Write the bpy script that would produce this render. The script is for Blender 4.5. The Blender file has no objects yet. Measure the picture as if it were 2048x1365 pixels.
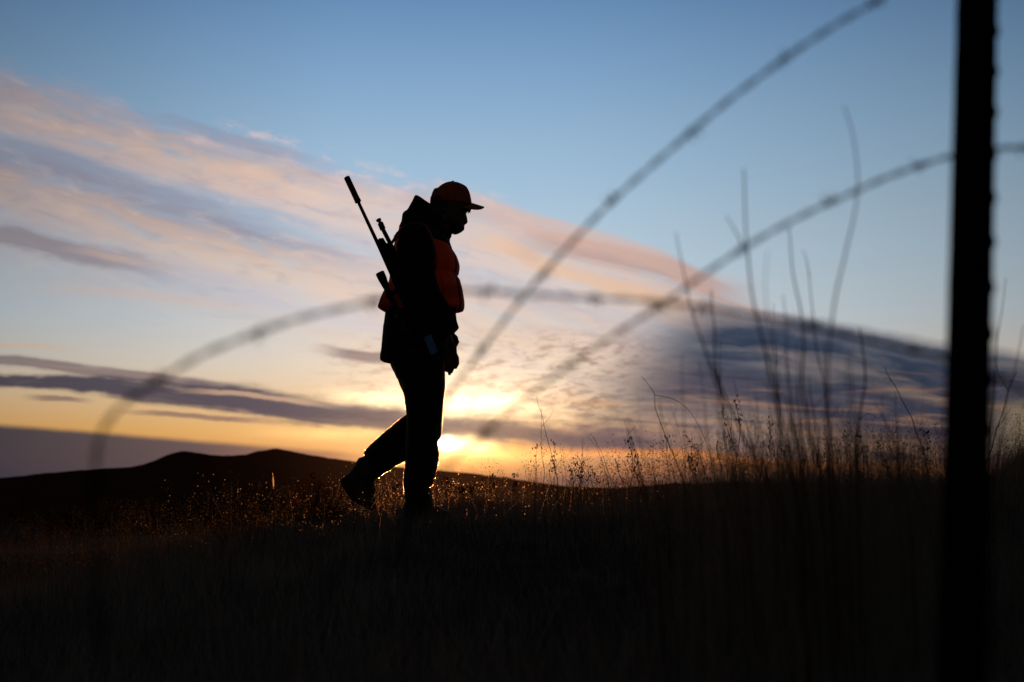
import bpy, bmesh, math, random
import numpy as np
from mathutils import Vector, Matrix, noise as mn

random.seed(7); rng = np.random.default_rng(7)
sc = bpy.context.scene
col = sc.collection

# ------------------------------------------------------------------ camera
K = 36.0/2048/50.0                 # radians (tangent) per photo pixel, 50 mm lens
CAMZ = 0.22
PITCH = math.atan((950-682.5)*K)   # level horizon sits at photo row 950
FWD = Vector((0, math.cos(PITCH), math.sin(PITCH)))
UP = Vector((0, -math.sin(PITCH), math.cos(PITCH)))
RT = Vector((1, 0, 0))
CAM = Vector((0, 0, CAMZ))
def ray(px, py):
    return FWD + RT*((px-1024)*K) + UP*((682.5-py)*K)
def P(px, py, Y):
    r = ray(px, py); return CAM + r*(Y/r.y)
cam = bpy.data.cameras.new('camera'); camo = bpy.data.objects.new('camera', cam); col.objects.link(camo)
cam.lens = 50; cam.sensor_width = 36; cam.clip_start = 0.05; cam.clip_end = 20000
camo.location = CAM; camo.rotation_euler = (math.pi/2+PITCH, 0, 0)
cam.dof.use_dof = True; cam.dof.focus_distance = 7.5; cam.dof.aperture_fstop = 3.4; cam.dof.aperture_blades = 0
sc.camera = camo

# ------------------------------------------------------------------ node expression helper
class G:
    """wraps a node tree; values are sockets or floats"""
    def __init__(s, nt): s.nt = nt
    def n(s, t, **k):
        nd = s.nt.nodes.new(t)
        for a, b in k.items(): setattr(nd, a, b)
        return nd
    def put(s, sock, v):
        if isinstance(v, S): s.nt.links.new(v.k, sock)
        elif isinstance(v, bpy.types.NodeSocket): s.nt.links.new(v, sock)
        else: sock.default_value = v
    def m(s, op, a, b=0.0, c=0.0, clamp=False):
        nd = s.n('ShaderNodeMath', operation=op, use_clamp=clamp)
        s.put(nd.inputs[0], a); s.put(nd.inputs[1], b); s.put(nd.inputs[2], c)
        return S(s, nd.outputs[0])
    def smooth(s, x, a, b, lo=0.0, hi=1.0):
        nd = s.n('ShaderNodeMapRange', interpolation_type='SMOOTHSTEP')
        s.put(nd.inputs[0], x); s.put(nd.inputs[1], a); s.put(nd.inputs[2], b); s.put(nd.inputs[3], lo); s.put(nd.inputs[4], hi)
        return S(s, nd.outputs[0])
    def vec(s, x, y, z=0.0):
        nd = s.n('ShaderNodeCombineXYZ')
        for i, v in enumerate((x, y, z)): s.put(nd.inputs[i], v)
        return nd.outputs[0]
    def noise(s, v, scale=1.0, detail=3.0, rough=0.5, dist=0.0):
        nd = s.n('ShaderNodeTexNoise')
        s.put(nd.inputs['Vector'], v); nd.inputs['Scale'].default_value = scale
        nd.inputs['Detail'].default_value = detail; nd.inputs['Roughness'].default_value = rough
        nd.inputs['Distortion'].default_value = dist
        return S(s, nd.outputs[0])
    def mix(s, f, a, b, mode='MIX'):
        nd = s.n('ShaderNodeMix', data_type='RGBA', blend_type=mode, clamp_factor=True)
        s.put(nd.inputs[0], f)
        for i, v in ((6, a), (7, b)):
            if isinstance(v, tuple): nd.inputs[i].default_value = (*v[:3], 1)
            else: s.put(nd.inputs[i], v)
        return S(s, nd.outputs[2])
    def ramp(s, x, stops, interp='EASE'):
        nd = s.n('ShaderNodeValToRGB'); r = nd.color_ramp; r.interpolation = interp
        while len(r.elements) < len(stops): r.elements.new(0.5)
        for e, (p, c) in zip(r.elements, stops): e.position = p
        for e, (p, c) in zip(r.elements, stops): e.color = (*c[:3], c[3] if len(c) > 3 else 1)
        s.put(nd.inputs[0], x)
        return S(s, nd.outputs[0]), S(s, nd.outputs[1])
    def curve(s, x, pts, xr, yr):
        """piecewise smooth curve through pts, x in xr, y in yr"""
        nd = s.n('ShaderNodeFloatCurve')
        c = nd.mapping.curves[0]
        q = [((p[0]-xr[0])/(xr[1]-xr[0]), (p[1]-yr[0])/(yr[1]-yr[0])) for p in pts]
        q = sorted(q)
        if q[0][0] > 0: q = [(0.0, q[0][1])] + q
        if q[-1][0] < 1: q = q + [(1.0, q[-1][1])]
        while len(c.points) < len(q): c.points.new(0.5, 0.5)
        for pt, (a, b) in zip(c.points, q): pt.location = (a, b); pt.handle_type = 'AUTO_CLAMPED'
        nd.mapping.update()
        t = s.m('DIVIDE', s.m('SUBTRACT', x, xr[0]), xr[1]-xr[0], clamp=True)
        s.put(nd.inputs[1], t)
        return S(s, nd.outputs[0])*(yr[1]-yr[0]) + yr[0]
class S:
    def __init__(s, g, k): s.g, s.k = g, k
    def __add__(a, b): return a.g.m('ADD', a, b)
    __radd__ = __add__
    def __sub__(a, b): return a.g.m('SUBTRACT', a, b)
    def __rsub__(a, b): return a.g.m('SUBTRACT', b, a)
    def __mul__(a, b): return a.g.m('MULTIPLY', a, b)
    __rmul__ = __mul__
    def __truediv__(a, b): return a.g.m('DIVIDE', a, b)
    def pow(a, b): return a.g.m('POWER', a, b)
    def exp(a): return a.g.m('EXPONENT', a)
    def clamp(a): return a.g.m('ADD', a, 0.0, clamp=True)

def lin(r, g, b, *a):
    f = lambda c: (c/255/12.92) if c/255 <= 0.04045 else ((c/255+0.055)/1.055)**2.4
    return (f(r), f(g), f(b), *a)

# ------------------------------------------------------------------ sky (world), in azimuth / elevation
DEG = math.degrees(K)
def SK(px, py):
    """sky coordinates: 1024 + azimuth/DEG, 950 - elevation/DEG"""
    d = ray(px, py).normalized()
    return (1024 + math.degrees(math.atan2(d.x, d.y))/DEG, 950 - math.degrees(math.asin(d.z))/DEG)
def skc(pts): return [SK(*p) for p in pts]
SUNX, SUNY = SK(893, 888)
SUN_AZ = math.radians((SUNX-1024)*DEG); SUN_EL = math.radians((950-SUNY)*DEG)

def build_sky():
    w = bpy.data.worlds.new('World'); sc.world = w; w.use_nodes = True
    nt = w.node_tree; nt.nodes.clear(); g = G(nt)
    tc = g.n('ShaderNodeTexCoord'); sep = g.n('ShaderNodeSeparateXYZ'); nt.links.new(tc.outputs['Generated'], sep.inputs[0])
    dx, dy, dz = (S(g, sep.outputs[i]) for i in range(3))
    az = g.m('ARCTAN2', dx, dy); el = g.m('ARCSINE', dz)
    X = az*(180/math.pi/DEG) + 1024
    Y = 950 - el*(180/math.pi/DEG)
    XR = (-400, 2500); YR = (-200, 1300)
    cv = lambda pts: g.curve(X, skc(pts), XR, YR)
    # --- clear sky, by elevation
    v = (Y+400)/1500
    st = lambda y, *c: ((y+400)/1500, lin(*c))
    base, _ = g.ramp(v, [st(-400, 62, 96, 140), st(0, 110, 151, 197), st(160, 133, 170, 206), st(350, 160, 190, 215),
                         st(520, 186, 207, 222), st(640, 205, 216, 222), st(735, 228, 216, 200), st(800, 240, 205, 160),
                         st(860, 244, 186, 112), st(915, 236, 160, 82), st(960, 180, 110, 70)], 'LINEAR')
    # warm side glow fades with azimuth
    dxs = X - SUNX
    side = g.m('ABSOLUTE', dxs)
    # broad warp noises
    w1 = g.noise(g.vec(X/260, Y/160, 3.1), detail=4, rough=0.55) - 0.5
    w2 = g.noise(g.vec(X/70, Y/45, 8.3), detail=3, rough=0.6) - 0.5
    c = base
    # --- high thin streak cloud, its top edge runs down to the right
    yU = cv([(-60, 105), (0, 118), (70, 140), (150, 160), (250, 205), (330, 238), (420, 262), (500, 262), (580, 280), (640, 310), (700, 340), (780, 350),
             (860, 362), (930, 385), (1000, 415), (1150, 455), (1300, 495), (1400, 535), (1520, 600), (1700, 655), (1890, 700), (2048, 740)])
    yL = cv([(-60, 100), (0, 120), (150, 168), (300, 218), (600, 300), (900, 378), (1200, 470), (1400, 540), (1600, 618), (1900, 705), (2048, 745)])
    ce = Y - yU + w1*12
    cc = Y - yL + w1*10
    f = g.noise(g.vec(X/640, cc/62, 1.7), detail=4, rough=0.55, dist=0.25)
    f2 = g.noise(g.vec((X+cc*0.6)/125, cc/30, 5.2), detail=5, rough=0.6, dist=0.5)
    f3 = g.noise(g.vec(X/60, cc/22, 9.2), detail=4, rough=0.62)
    t = (cc + (f-0.5)*55 + (f2-0.5)*46 + 40)/520
    sp = lambda c_, r, g_, b, a: ((c_+40)/520, lin(r, g_, b, a))
    bands, ba = g.ramp(t, [sp(-30, 200, 185, 195, 0), sp(10, 196, 178, 190, .40), sp(45, 212, 180, 168, .72), sp(85, 232, 198, 178, .90),
                           sp(125, 228, 200, 190, .75), sp(150, 172, 176, 196, .50), sp(185, 156, 150, 166, .74), sp(222, 222, 190, 172, .85),
                           sp(262, 236, 206, 184, .80), sp(310, 208, 196, 204, .60), sp(345, 226, 200, 188, .45), sp(400, 226, 212, 204, .22), sp(470, 226, 212, 204, 0)], 'LINEAR')
    # fluffy top edge
    puff = g.smooth(ce + (f3-0.5)*110 + (f2-0.5)*30, -18, 34)
    # towards the middle the bands close up into an even pinkish veil
    veil = g.smooth(X, 480, 800)*g.smooth(X, 1500, 1250)*g.smooth(cc, 20, 70)*g.smooth(cc, 330, 210)
    ba = ba + (0.74 - ba)*veil*0.8
    bands = g.mix(veil*0.65, bands, lin(228, 202, 192))
    lst = g.smooth(X, 640, 0)
    bands = g.mix(lst*0.45, bands, lin(176, 164, 176))
    f4 = g.noise(g.vec((X+cc*0.8)/90, cc/24, 12.2), detail=6, rough=0.6, dist=0.6)
    bands = g.mix(g.smooth(f4, 0.50, 0.68)*0.45, bands, lin(236, 206, 188)); bands = g.mix(g.smooth(f4, 0.48, 0.30)*0.35, bands, lin(158, 156, 174))
    a1 = ba*puff*g.smooth(f2, 0.25, 0.58, 0.58, 1.08)*g.smooth(X, 1500, 1750, 1.0, 0.35)
    c = g.mix(a1, c, bands)
    # fluffy pale wisps riding on the upper edge
    wz = g.smooth(ce, -34, 2)*g.smooth(ce, 60, 20)*g.smooth(f3, 0.50, 0.70)*g.smooth(X, 250, 520)*g.smooth(X, 1250, 900)
    c = g.mix(wz*0.55, c, lin(236, 208, 204))
    # one brownish wisp low on the left
    def streak(pts, half, colr, alpha, x0, x1, feather=90, wob=10, soft=1.0, tex=0.5, xs=260, ys=14, seed=0.0):
        nonlocal c
        yc = cv(pts)
        hw = g.curve(X, [(SK(px, 800)[0], hh) for px, hh in half], XR, (0, 300)) if isinstance(half, list) else half
        d = (Y - yc + w2*wob + w1*wob)/hw
        nz = g.noise(g.vec(X/xs, (Y-yc)/ys, seed+2.2), detail=4, rough=0.6, dist=0.4)
        d = d + (nz-0.5)*1.1*tex*2
        e = (d*d*(-1.0*soft)).exp()
        e = g.smooth(e, 0.12, 0.75)
        a = e*g.smooth(X, x0-feather, x0+feather)*g.smooth(X, x1+feather, x1-feather)*alpha*g.smooth(nz, 0.1, 0.5, 1-0.5*tex, 1.0)
        c = g.mix(a, c, colr)
    streak([(0, 472), (120, 498), (250, 522), (420, 560)], 17, lin(150, 134, 140), 0.62, -60, 300, feather=110, tex=0.6, soft=.8, xs=120, ys=16, wob=20, seed=1)
    streak([(150, 500), (230, 515), (330, 535), (420, 552)], 7, lin(238, 204, 180), 0.4, 170, 300, feather=60, tex=0.5, xs=110, ys=8, seed=2)
    streak([(0, 300), (200, 350), (420, 425), (600, 480)], 22, lin(150, 146, 164), 0.36, 0, 520, feather=120, tex=0.6, xs=120, ys=20, seed=3)
    streak([(300, 235), (450, 275), (600, 315), (740, 350)], 12, lin(150, 150, 172), 0.42, 330, 620, feather=90, tex=0.4, seed=4)
    streak([(80, 575), (300, 590), (520, 615)], 10, lin(222, 202, 194), 0.5, 120, 480, seed=5)
    streak([(0, 690), (80, 693), (190, 705)], 4, lin(240, 206, 178), 0.7, -20, 150, feather=50, seed=6)
    streak([(940, 480), (1100, 530), (1250, 580), (1420, 620)], 18, lin(244, 190, 140), 0.45, 960, 1380, seed=7)
    streak([(1050, 480), (1200, 505), (1350, 540), (1480, 590)], 26, lin(186, 146, 136), 0.6, 1080, 1460, seed=8)
    streak([(880, 385), (1000, 425), (1150, 470), (1300, 515), (1450, 570)], 22, lin(226, 184, 164), 0.6, 900, 1420, feather=120, tex=0.4, seed=18)
    # --- mottled altocumulus above the sun
    m1 = g.noise(g.vec(X/46, Y/13, 4.4), detail=6, rough=0.68, dist=0.4)
    zone = g.smooth(X, 560, 900)*g.smooth(X, 1430, 1150)*g.smooth(Y, 640, 720)*g.smooth(Y, 880, 820)
    c = g.mix(zone*g.smooth(m1, 0.49, 0.62)*0.85, c, lin(150, 122, 118))
    c = g.mix(zone*g.smooth(m1, 0.47, 0.30)*0.8, c, lin(255, 236, 196))
    # --- pale hazy glow around the sun, seen through the clouds
    r2 = ((X-900)/330).pow(2) + ((Y-770)/150).pow(2)
    # power of a negative base is undefined: use squares
    ax = (X-890)/330; ay = (Y-775)/125
    glow = ((ax*ax + ay*ay)*-1.0).exp()
    c = g.mix(glow*0.52, c, (1.02, 0.68, 0.40))
    # --- right hand slate cloud
    yS = cv([(1150, 740), (1250, 640), (1330, 612), (1450, 622), (1600, 648), (1750, 672), (1890, 694), (2048, 722), (2200, 760)])
    cs = Y - yS + w1*34 + w2*16
    n5 = g.noise(g.vec((X+cs*1.2)/330, cs/60, 7.7), detail=5, rough=0.55, dist=0.3)
    n6 = g.noise(g.vec(X/170, (Y-X*0.05)/13, 2.9), detail=5, rough=0.6, dist=0.6)
    slate, sa = g.ramp((cs+20)/360, [((0)/360, lin(118, 120, 138, 0)), (26/360, lin(80, 88, 108, .92)), (70/360, lin(54, 68, 90, 1)),
                                   (130/360, lin(62, 69, 89, .98)), (190/360, lin(74, 74, 90, .94)), (250/360, lin(104, 86, 90, .75)), (350/360, lin(150, 104, 96, .50))], 'LINEAR')
    aS = sa*g.smooth(X + (Y-620)*0.9, 1230, 1530)*g.smooth(n5, 0.26, 0.56, 0.74, 1.05)
    c = g.mix(aS, c, slate)
    # light tan gaps in it and the striped sky underneath
    gap = g.smooth(n6, 0.50, 0.68)*g.smooth(Y, 720, 820)*g.smooth(X, 1000, 1200)*g.smooth(X, 2150, 1850, 0.35, 1.0)
    c = g.mix(gap*0.55, c, lin(192, 142, 108))
    dk = g.smooth(n6, 0.50, 0.32)*g.smooth(Y, 740, 820)*g.smooth(X, 1040, 1260)
    c = g.mix(dk*0.72, c, lin(74, 66, 80))
    gap2 = g.smooth(n5, 0.50, 0.66)*g.smooth(cs, 20, 60)*g.smooth(cs, 200, 120)*g.smooth(X, 1180, 1350)
    c = g.mix(gap2*0.16, c, lin(160, 140, 144))
    streak([(1100, 900), (1300, 905), (1500, 925), (1800, 940)], 12, lin(240, 150, 86), 0.85, 960, 1860, feather=160, tex=0.8, xs=150, ys=10, seed=9)
    streak([(1300, 935), (1600, 940), (1800, 945)], 15, lin(206, 134, 90), 0.7, 1150, 1930, feather=160, tex=0.6, xs=200, ys=12, seed=10)
    streak([(1840, 860), (1950, 860), (2100, 850)], 50, lin(170, 148, 118), 0.9, 1960, 2400, feather=70, tex=0.2, seed=11)
    # --- long dark stripe from the left, passing behind the hunter
    streak([(0, 722), (150, 738), (300, 756), (450, 776), (620, 800)], [(0, 10), (300, 12), (600, 8)], lin(128, 106, 112), 0.75, -100, 470, tex=0.6, seed=12)
    streak([(-60, 756), (0, 764), (200, 772), (400, 796), (560, 812), (700, 830), (850, 853), (950, 860), (1100, 872), (1300, 878), (1500, 884)],
           [(0, 13), (200, 19), (400, 26), (600, 32), (750, 28), (900, 20), (1100, 24), (1400, 26)], lin(80, 74, 92), 0.95, -500, 1350, feather=160, wob=18, tex=0.55, xs=180, ys=20, seed=13)
    streak([(80, 797), (150, 800), (220, 806)], 5, lin(120, 100, 106), 0.7, 100, 190, feather=30, tex=0.3, seed=14)
    streak([(270, 826), (420, 836), (560, 846)], 5, lin(140, 108, 106), 0.75, 290, 520, feather=60, tex=0.4, seed=15)
    streak([(380, 782), (480, 790), (580, 800), (680, 812)], 5, lin(226, 184, 150), 0.7, 400, 640, feather=60, tex=0.6, seed=16)
    streak([(620, 695), (700, 708), (790, 716)], 11, lin(150, 124, 122), 0.85, 660, 830, feather=50, tex=0.4, seed=17)
    # --- horizon bank on the left
    yB = cv([(-80, 842), (0, 848), (200, 864), (400, 881), (600, 897), (760, 907), (860, 915), (1000, 940)])
    bank = g.smooth(Y - yB + w2*5, -5, 10)*g.smooth(X, 880, 620)
    bcol, _ = g.ramp((X+200)/1100, [(0, lin(54, 60, 76)), (0.2, lin(70, 70, 84)), (0.55, lin(102, 86, 90)), (0.8, lin(170, 118, 92)), (1, lin(230, 150, 90))], 'LINEAR')
    c = g.mix(bank*0.95, c, bcol)
    # brightness falls away from the sun's side
    fx = g.curve(X, [(-400, .30), (0, .58), (250, .74), (500, .90), (750, 1.0), (1100, .98), (1500, .82), (1800, .68), (2048, .56), (2500, .35)], XR, (0, 2))
    fy = g.curve(Y, [(-200, .70), (0, .84), (200, .96), (400, 1.0), (1000, 1.0)], YR, (0, 2))
    c = g.mix(1.0, c, g.n('ShaderNodeCombineColor').outputs[0] if False else g.vec(fx*fy, fx*fy, fx*fy), 'MULTIPLY')
    # --- burning spots around the sun itself
    def spot(px, py, rx, ry, colr, k, tex=0.35):
        nonlocal c
        x0, y0 = SK(px, py)
        a = (X-x0)/rx; b = (Y-y0 + w2*ry*1.2)/ry
        e = ((a*a + b*b)*-1.0).exp()*k
        e = e*g.smooth(m1, 0.75, 0.3, 1-tex, 1.0)
        c = g.mix(1.0, c, g.vec(e*colr[0], e*colr[1], e*colr[2]), 'ADD')
    spot(765, 797, 90, 15, (1.0, .74, .42), 1.0)
    spot(945, 810, 90, 24, (1.0, .76, .46), 1.5, .3)
    spot(680, 868, 130, 15, (1.0, .62, .20), .45)
    spot(940, 905, 130, 15, (1.0, .58, .18), .6)
    spot(918, 891, 56, 16, (1.0, .68, .32), 2.8, 0)
    spot(950, 918, 200, 28, (1.0, .48, .12), .6, .1)
    spot(930, 765, 150, 48, (1.0, .82, .58), .40, .6)
    spot(1090, 815, 170, 34, (1.0, .60, .26), .38, .85)
    spot(1180, 860, 190, 16, (1.0, .50, .20), .22, .85)
    spot(1120, 915, 160, 12, (1.0, .42, .12), .32, .5)
    spot(892, 886, 12, 9, (1.0, .86, .60), 14.0, 0)
    spot(900, 860, 260, 90, (1.0, .52, .16), .16, 0)
    c = g.mix(g.smooth(Y, 985, 1010), c, lin(30, 24, 24))
    # --- behind and overhead: the plain dusk sky
    sky = g.n('ShaderNodeTexSky', sky_type='NISHITA', sun_disc=False)
    sky.sun_elevation = max(SUN_EL, 0.01); sky.sun_rotation = SUN_AZ; sky.air_density = 1.0; sky.dust_density = 1.5
    nish = g.mix(1.0, S(g, sky.outputs[0]), (0.062, 0.060, 0.058), 'MULTIPLY')
    front = g.smooth(g.m('ABSOLUTE', X-1024), 3200, 1300)*g.smooth(Y, -2600, -300)*g.smooth(dy, 0.0, 0.3)
    c = g.mix(front, nish, c)
    bg = g.n('ShaderNodeBackground'); nt.links.new(c.k, bg.inputs[0]); bg.inputs[1].default_value = 1.0
    out = g.n('ShaderNodeOutputWorld'); nt.links.new(bg.outputs[0], out.inputs[0])
    w.cycles.sampling_method = 'MANUAL'; w.cycles.sample_map_resolution = 1024
build_sky()

sun = bpy.data.lights.new('sun', 'SUN'); suno = bpy.data.objects.new('sun', sun); col.objects.link(suno)
sun.energy = 3.0; sun.angle = math.radians(0.6); sun.color = (1.0, 0.60, 0.32)
sd = Vector((math.sin(SUN_AZ)*math.cos(SUN_EL), math.cos(SUN_AZ)*math.cos(SUN_EL), math.sin(SUN_EL)))
suno.rotation_euler = sd.to_track_quat('Z', 'Y').to_euler(); suno.location = sd*50

sc.view_settings.view_transform = 'Standard'; sc.view_settings.look = 'None'; sc.view_settings.exposure = 0
sc.render.engine = 'CYCLES'
sc.cycles.use_denoising = True
sc.cycles.max_bounces = 6

#SKYONLY
# ------------------------------------------------------------------ materials
def mat(name, base, rough=0.8, metal=0.0, sheen=0.0, sheen_tint=(1, 1, 1), var=0.35, scale=40, bump=0.0, bscale=200, translucent=0.0, tcol=None, forward=0.0, fcol=None, spec=0.3, rand=0.0):
    m = bpy.data.materials.new(name); m.use_nodes = True; nt = m.node_tree; g = G(nt)
    b = nt.nodes['Principled BSDF']; out = nt.nodes['Material Output']
    tc = g.n('ShaderNodeTexCoord')
    nz = g.n('ShaderNodeTexNoise'); nz.inputs['Scale'].default_value = scale; nz.inputs['Detail'].default_value = 4
    nt.links.new(tc.outputs['Object'], nz.inputs['Vector'])
    lo = tuple(c*(1-var) for c in base); hi = tuple(min(1, c*(1+var)) for c in base)
    colr, _ = g.ramp(S(g, nz.outputs[0]), [(0.3, lo), (0.7, hi)], 'LINEAR')
    nt.links.new(colr.k, b.inputs['Base Color'])
    b.inputs['Roughness'].default_value = rough; b.inputs['Metallic'].default_value = metal
    b.inputs['Sheen Weight'].default_value = sheen; b.inputs['Sheen Roughness'].default_value = 0.35
    b.inputs['Sheen Tint'].default_value = (*sheen_tint, 1)
    b.inputs['Specular IOR Level'].default_value = spec
    if bump:
        n2 = g.n('ShaderNodeTexNoise'); n2.inputs['Scale'].default_value = bscale; n2.inputs['Detail'].default_value = 3
        nt.links.new(tc.outputs['Object'], n2.inputs['Vector'])
        bp = g.n('ShaderNodeBump'); bp.inputs['Strength'].default_value = bump; bp.inputs['Distance'].default_value = 0.01
        nt.links.new(n2.outputs[0], bp.inputs['Height']); nt.links.new(bp.outputs[0], b.inputs['Normal'])
    if translucent:
        t = g.n('ShaderNodeBsdfTranslucent'); t.inputs[0].default_value = (*(tcol or base), 1)
        mx = g.n('ShaderNodeMixShader'); mx.inputs[0].default_value = translucent
        nt.links.new(b.outputs[0], mx.inputs[1]); nt.links.new(t.outputs[0], mx.inputs[2]); nt.links.new(mx.outputs[0], out.inputs[0])
        if forward:      # thin dry chaff scatters light mostly straight on
            rf_ = g.n('ShaderNodeBsdfRefraction'); rf_.inputs[0].default_value = (*fcol, 1); rf_.inputs['Roughness'].default_value = .5; rf_.inputs['IOR'].default_value = 1.12
            m2 = g.n('ShaderNodeMixShader'); m2.inputs[0].default_value = forward
            nt.links.new(mx.outputs[0], m2.inputs[1]); nt.links.new(rf_.outputs[0], m2.inputs[2]); nt.links.new(m2.outputs[0], out.inputs[0])
    return m
M = dict(
    ground=mat('dark_soil', (.040, .036, .034), .95, spec=0.0, scale=3, bump=.4, bscale=30),
    hill=mat('dry_hillside_haze_glow', (.009, .0075, .007), .95, spec=0.0, scale=.02, var=.4),
    grass=mat('dry_grass', (.25, .205, .20), .8, scale=6, var=.5, translucent=.25, tcol=(.024, .014, .009), spec=0.0),
    seed=mat('seed_heads', (.05, .03, .018), .8, scale=9, var=.5, translucent=.5, tcol=(.040, .023, .013), forward=.20, fcol=(.012, .006, .003), spec=0.0),
    stalk=mat('dry_stalk', (.050, .032, .022), .8, scale=30, var=.4, translucent=.2, tcol=(.2, .09, .04), spec=0.0),
    shrub=mat('shrub_twigs', (.020, .012, .010), .85, scale=30, var=.4, translucent=.35, tcol=(.10, .03, .014), spec=0.0),
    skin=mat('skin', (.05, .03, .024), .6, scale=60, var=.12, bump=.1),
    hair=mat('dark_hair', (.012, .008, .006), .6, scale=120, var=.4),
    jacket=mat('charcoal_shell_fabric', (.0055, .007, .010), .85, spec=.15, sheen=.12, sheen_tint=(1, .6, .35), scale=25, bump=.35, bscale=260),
    trousers=mat('black_trouser_fabric', (.006, .0055, .0055), .85, spec=.15, sheen=.8, sheen_tint=(1, .7, .45), scale=25, bump=.35, bscale=300),
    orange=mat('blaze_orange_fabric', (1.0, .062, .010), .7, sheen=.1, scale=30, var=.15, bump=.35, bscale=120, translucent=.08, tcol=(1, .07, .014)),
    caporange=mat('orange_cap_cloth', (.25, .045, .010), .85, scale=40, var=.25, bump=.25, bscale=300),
    tall=mat('tall_dark_grass', (.150, .135, .135), .9, scale=8, var=.5, translucent=.15, tcol=(.02, .012, .008), spec=0.0),
    reed_glow=mat('reed_glow_sheet', (.30, .22, .14), .8, scale=90, translucent=.85, tcol=(.85, .45, .18), spec=0.0),
    fuzz=mat('cloth_fuzz', (.03, .02, .015), .9, scale=50, translucent=.5, tcol=(.5, .25, .12), forward=.45, fcol=(.8, .42, .20)),
    boot=mat('dark_boot_leather', (.016, .012, .010), .6, scale=40, bump=.3, bscale=120, sheen=.3, sheen_tint=(1, .55, .3)),
    rubber=mat('black_rubber', (.010, .010, .010), .75, scale=60),
    gun=mat('black_gunmetal', (.012, .012, .013), .5, metal=.6, scale=80),
    stock=mat('black_composite_stock', (.008, .008, .009), .8, scale=50, bump=.2, spec=.1),
    patch=mat('blue_grey_cloth', (.07, .17, .34), .8, scale=70, var=.25, bump=.3, bscale=150),
    glass=mat('dark_lens', (.01, .01, .012), .15, scale=60),
    zip=mat('black_zip_tape', (.008, .008, .008), .8, scale=200),
    post=mat('weathered_dark_steel', (.007, .006, .006), .9, spec=0.0, scale=35, var=.6, bump=.5, bscale=90),
    wire=mat('rusty_galvanised_wire', (.012, .010, .010), .95, spec=0.0, scale=60, var=.5, bump=.3, bscale=200),
)

def haze_glow(m):
    # warm haze glow painted as emission into the far slopes, strongest towards the sun (depends on where the slope stands, not on the viewer)
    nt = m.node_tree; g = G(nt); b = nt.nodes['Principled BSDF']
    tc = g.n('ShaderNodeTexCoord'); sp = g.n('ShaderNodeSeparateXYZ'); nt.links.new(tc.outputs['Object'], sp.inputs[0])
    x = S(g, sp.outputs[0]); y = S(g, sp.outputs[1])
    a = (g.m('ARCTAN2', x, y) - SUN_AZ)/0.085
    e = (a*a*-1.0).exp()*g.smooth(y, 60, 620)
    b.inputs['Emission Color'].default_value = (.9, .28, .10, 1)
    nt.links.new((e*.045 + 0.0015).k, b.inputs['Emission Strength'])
haze_glow(M['hill'])

# ------------------------------------------------------------------ object helpers
def tag(o, label=None, cat=None, group=None, kind=None):
    if label: o['label'] = label
    if cat: o['category'] = cat
    if group: o['group'] = group
    if kind: o['kind'] = kind
    return o
def empty(name, loc):
    o = bpy.data.objects.new(name, None); col.objects.link(o); o.location = loc; o.empty_display_size = .1
    return o
def link(name, verts, faces, m, parent=None, smooth=True):
    me = bpy.data.meshes.new(name)
    if isinstance(verts, np.ndarray):
        nf = len(faces); nl = faces.shape[1]
        me.vertices.add(len(verts)); me.vertices.foreach_set('co', verts.astype(np.float32).ravel())
        me.loops.add(nf*nl); me.loops.foreach_set('vertex_index', faces.astype(np.int32).ravel())
        me.polygons.add(nf); me.polygons.foreach_set('loop_start', np.arange(nf, dtype=np.int32)*nl)
        me.update(calc_edges=True)
    else:
        me.from_pydata([tuple(v) for v in verts], [], faces)
    me.materials.append(m)
    me.polygons.foreach_set('use_smooth', [smooth]*len(me.polygons)); me.update()
    o = bpy.data.objects.new(name, me); col.objects.link(o)
    if parent:
        o.parent = parent
        wl = Vector((0, 0, 0)); p = parent
        while p: wl += p.location; p = p.parent
        me.transform(Matrix.Translation(-wl))
    return o
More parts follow.
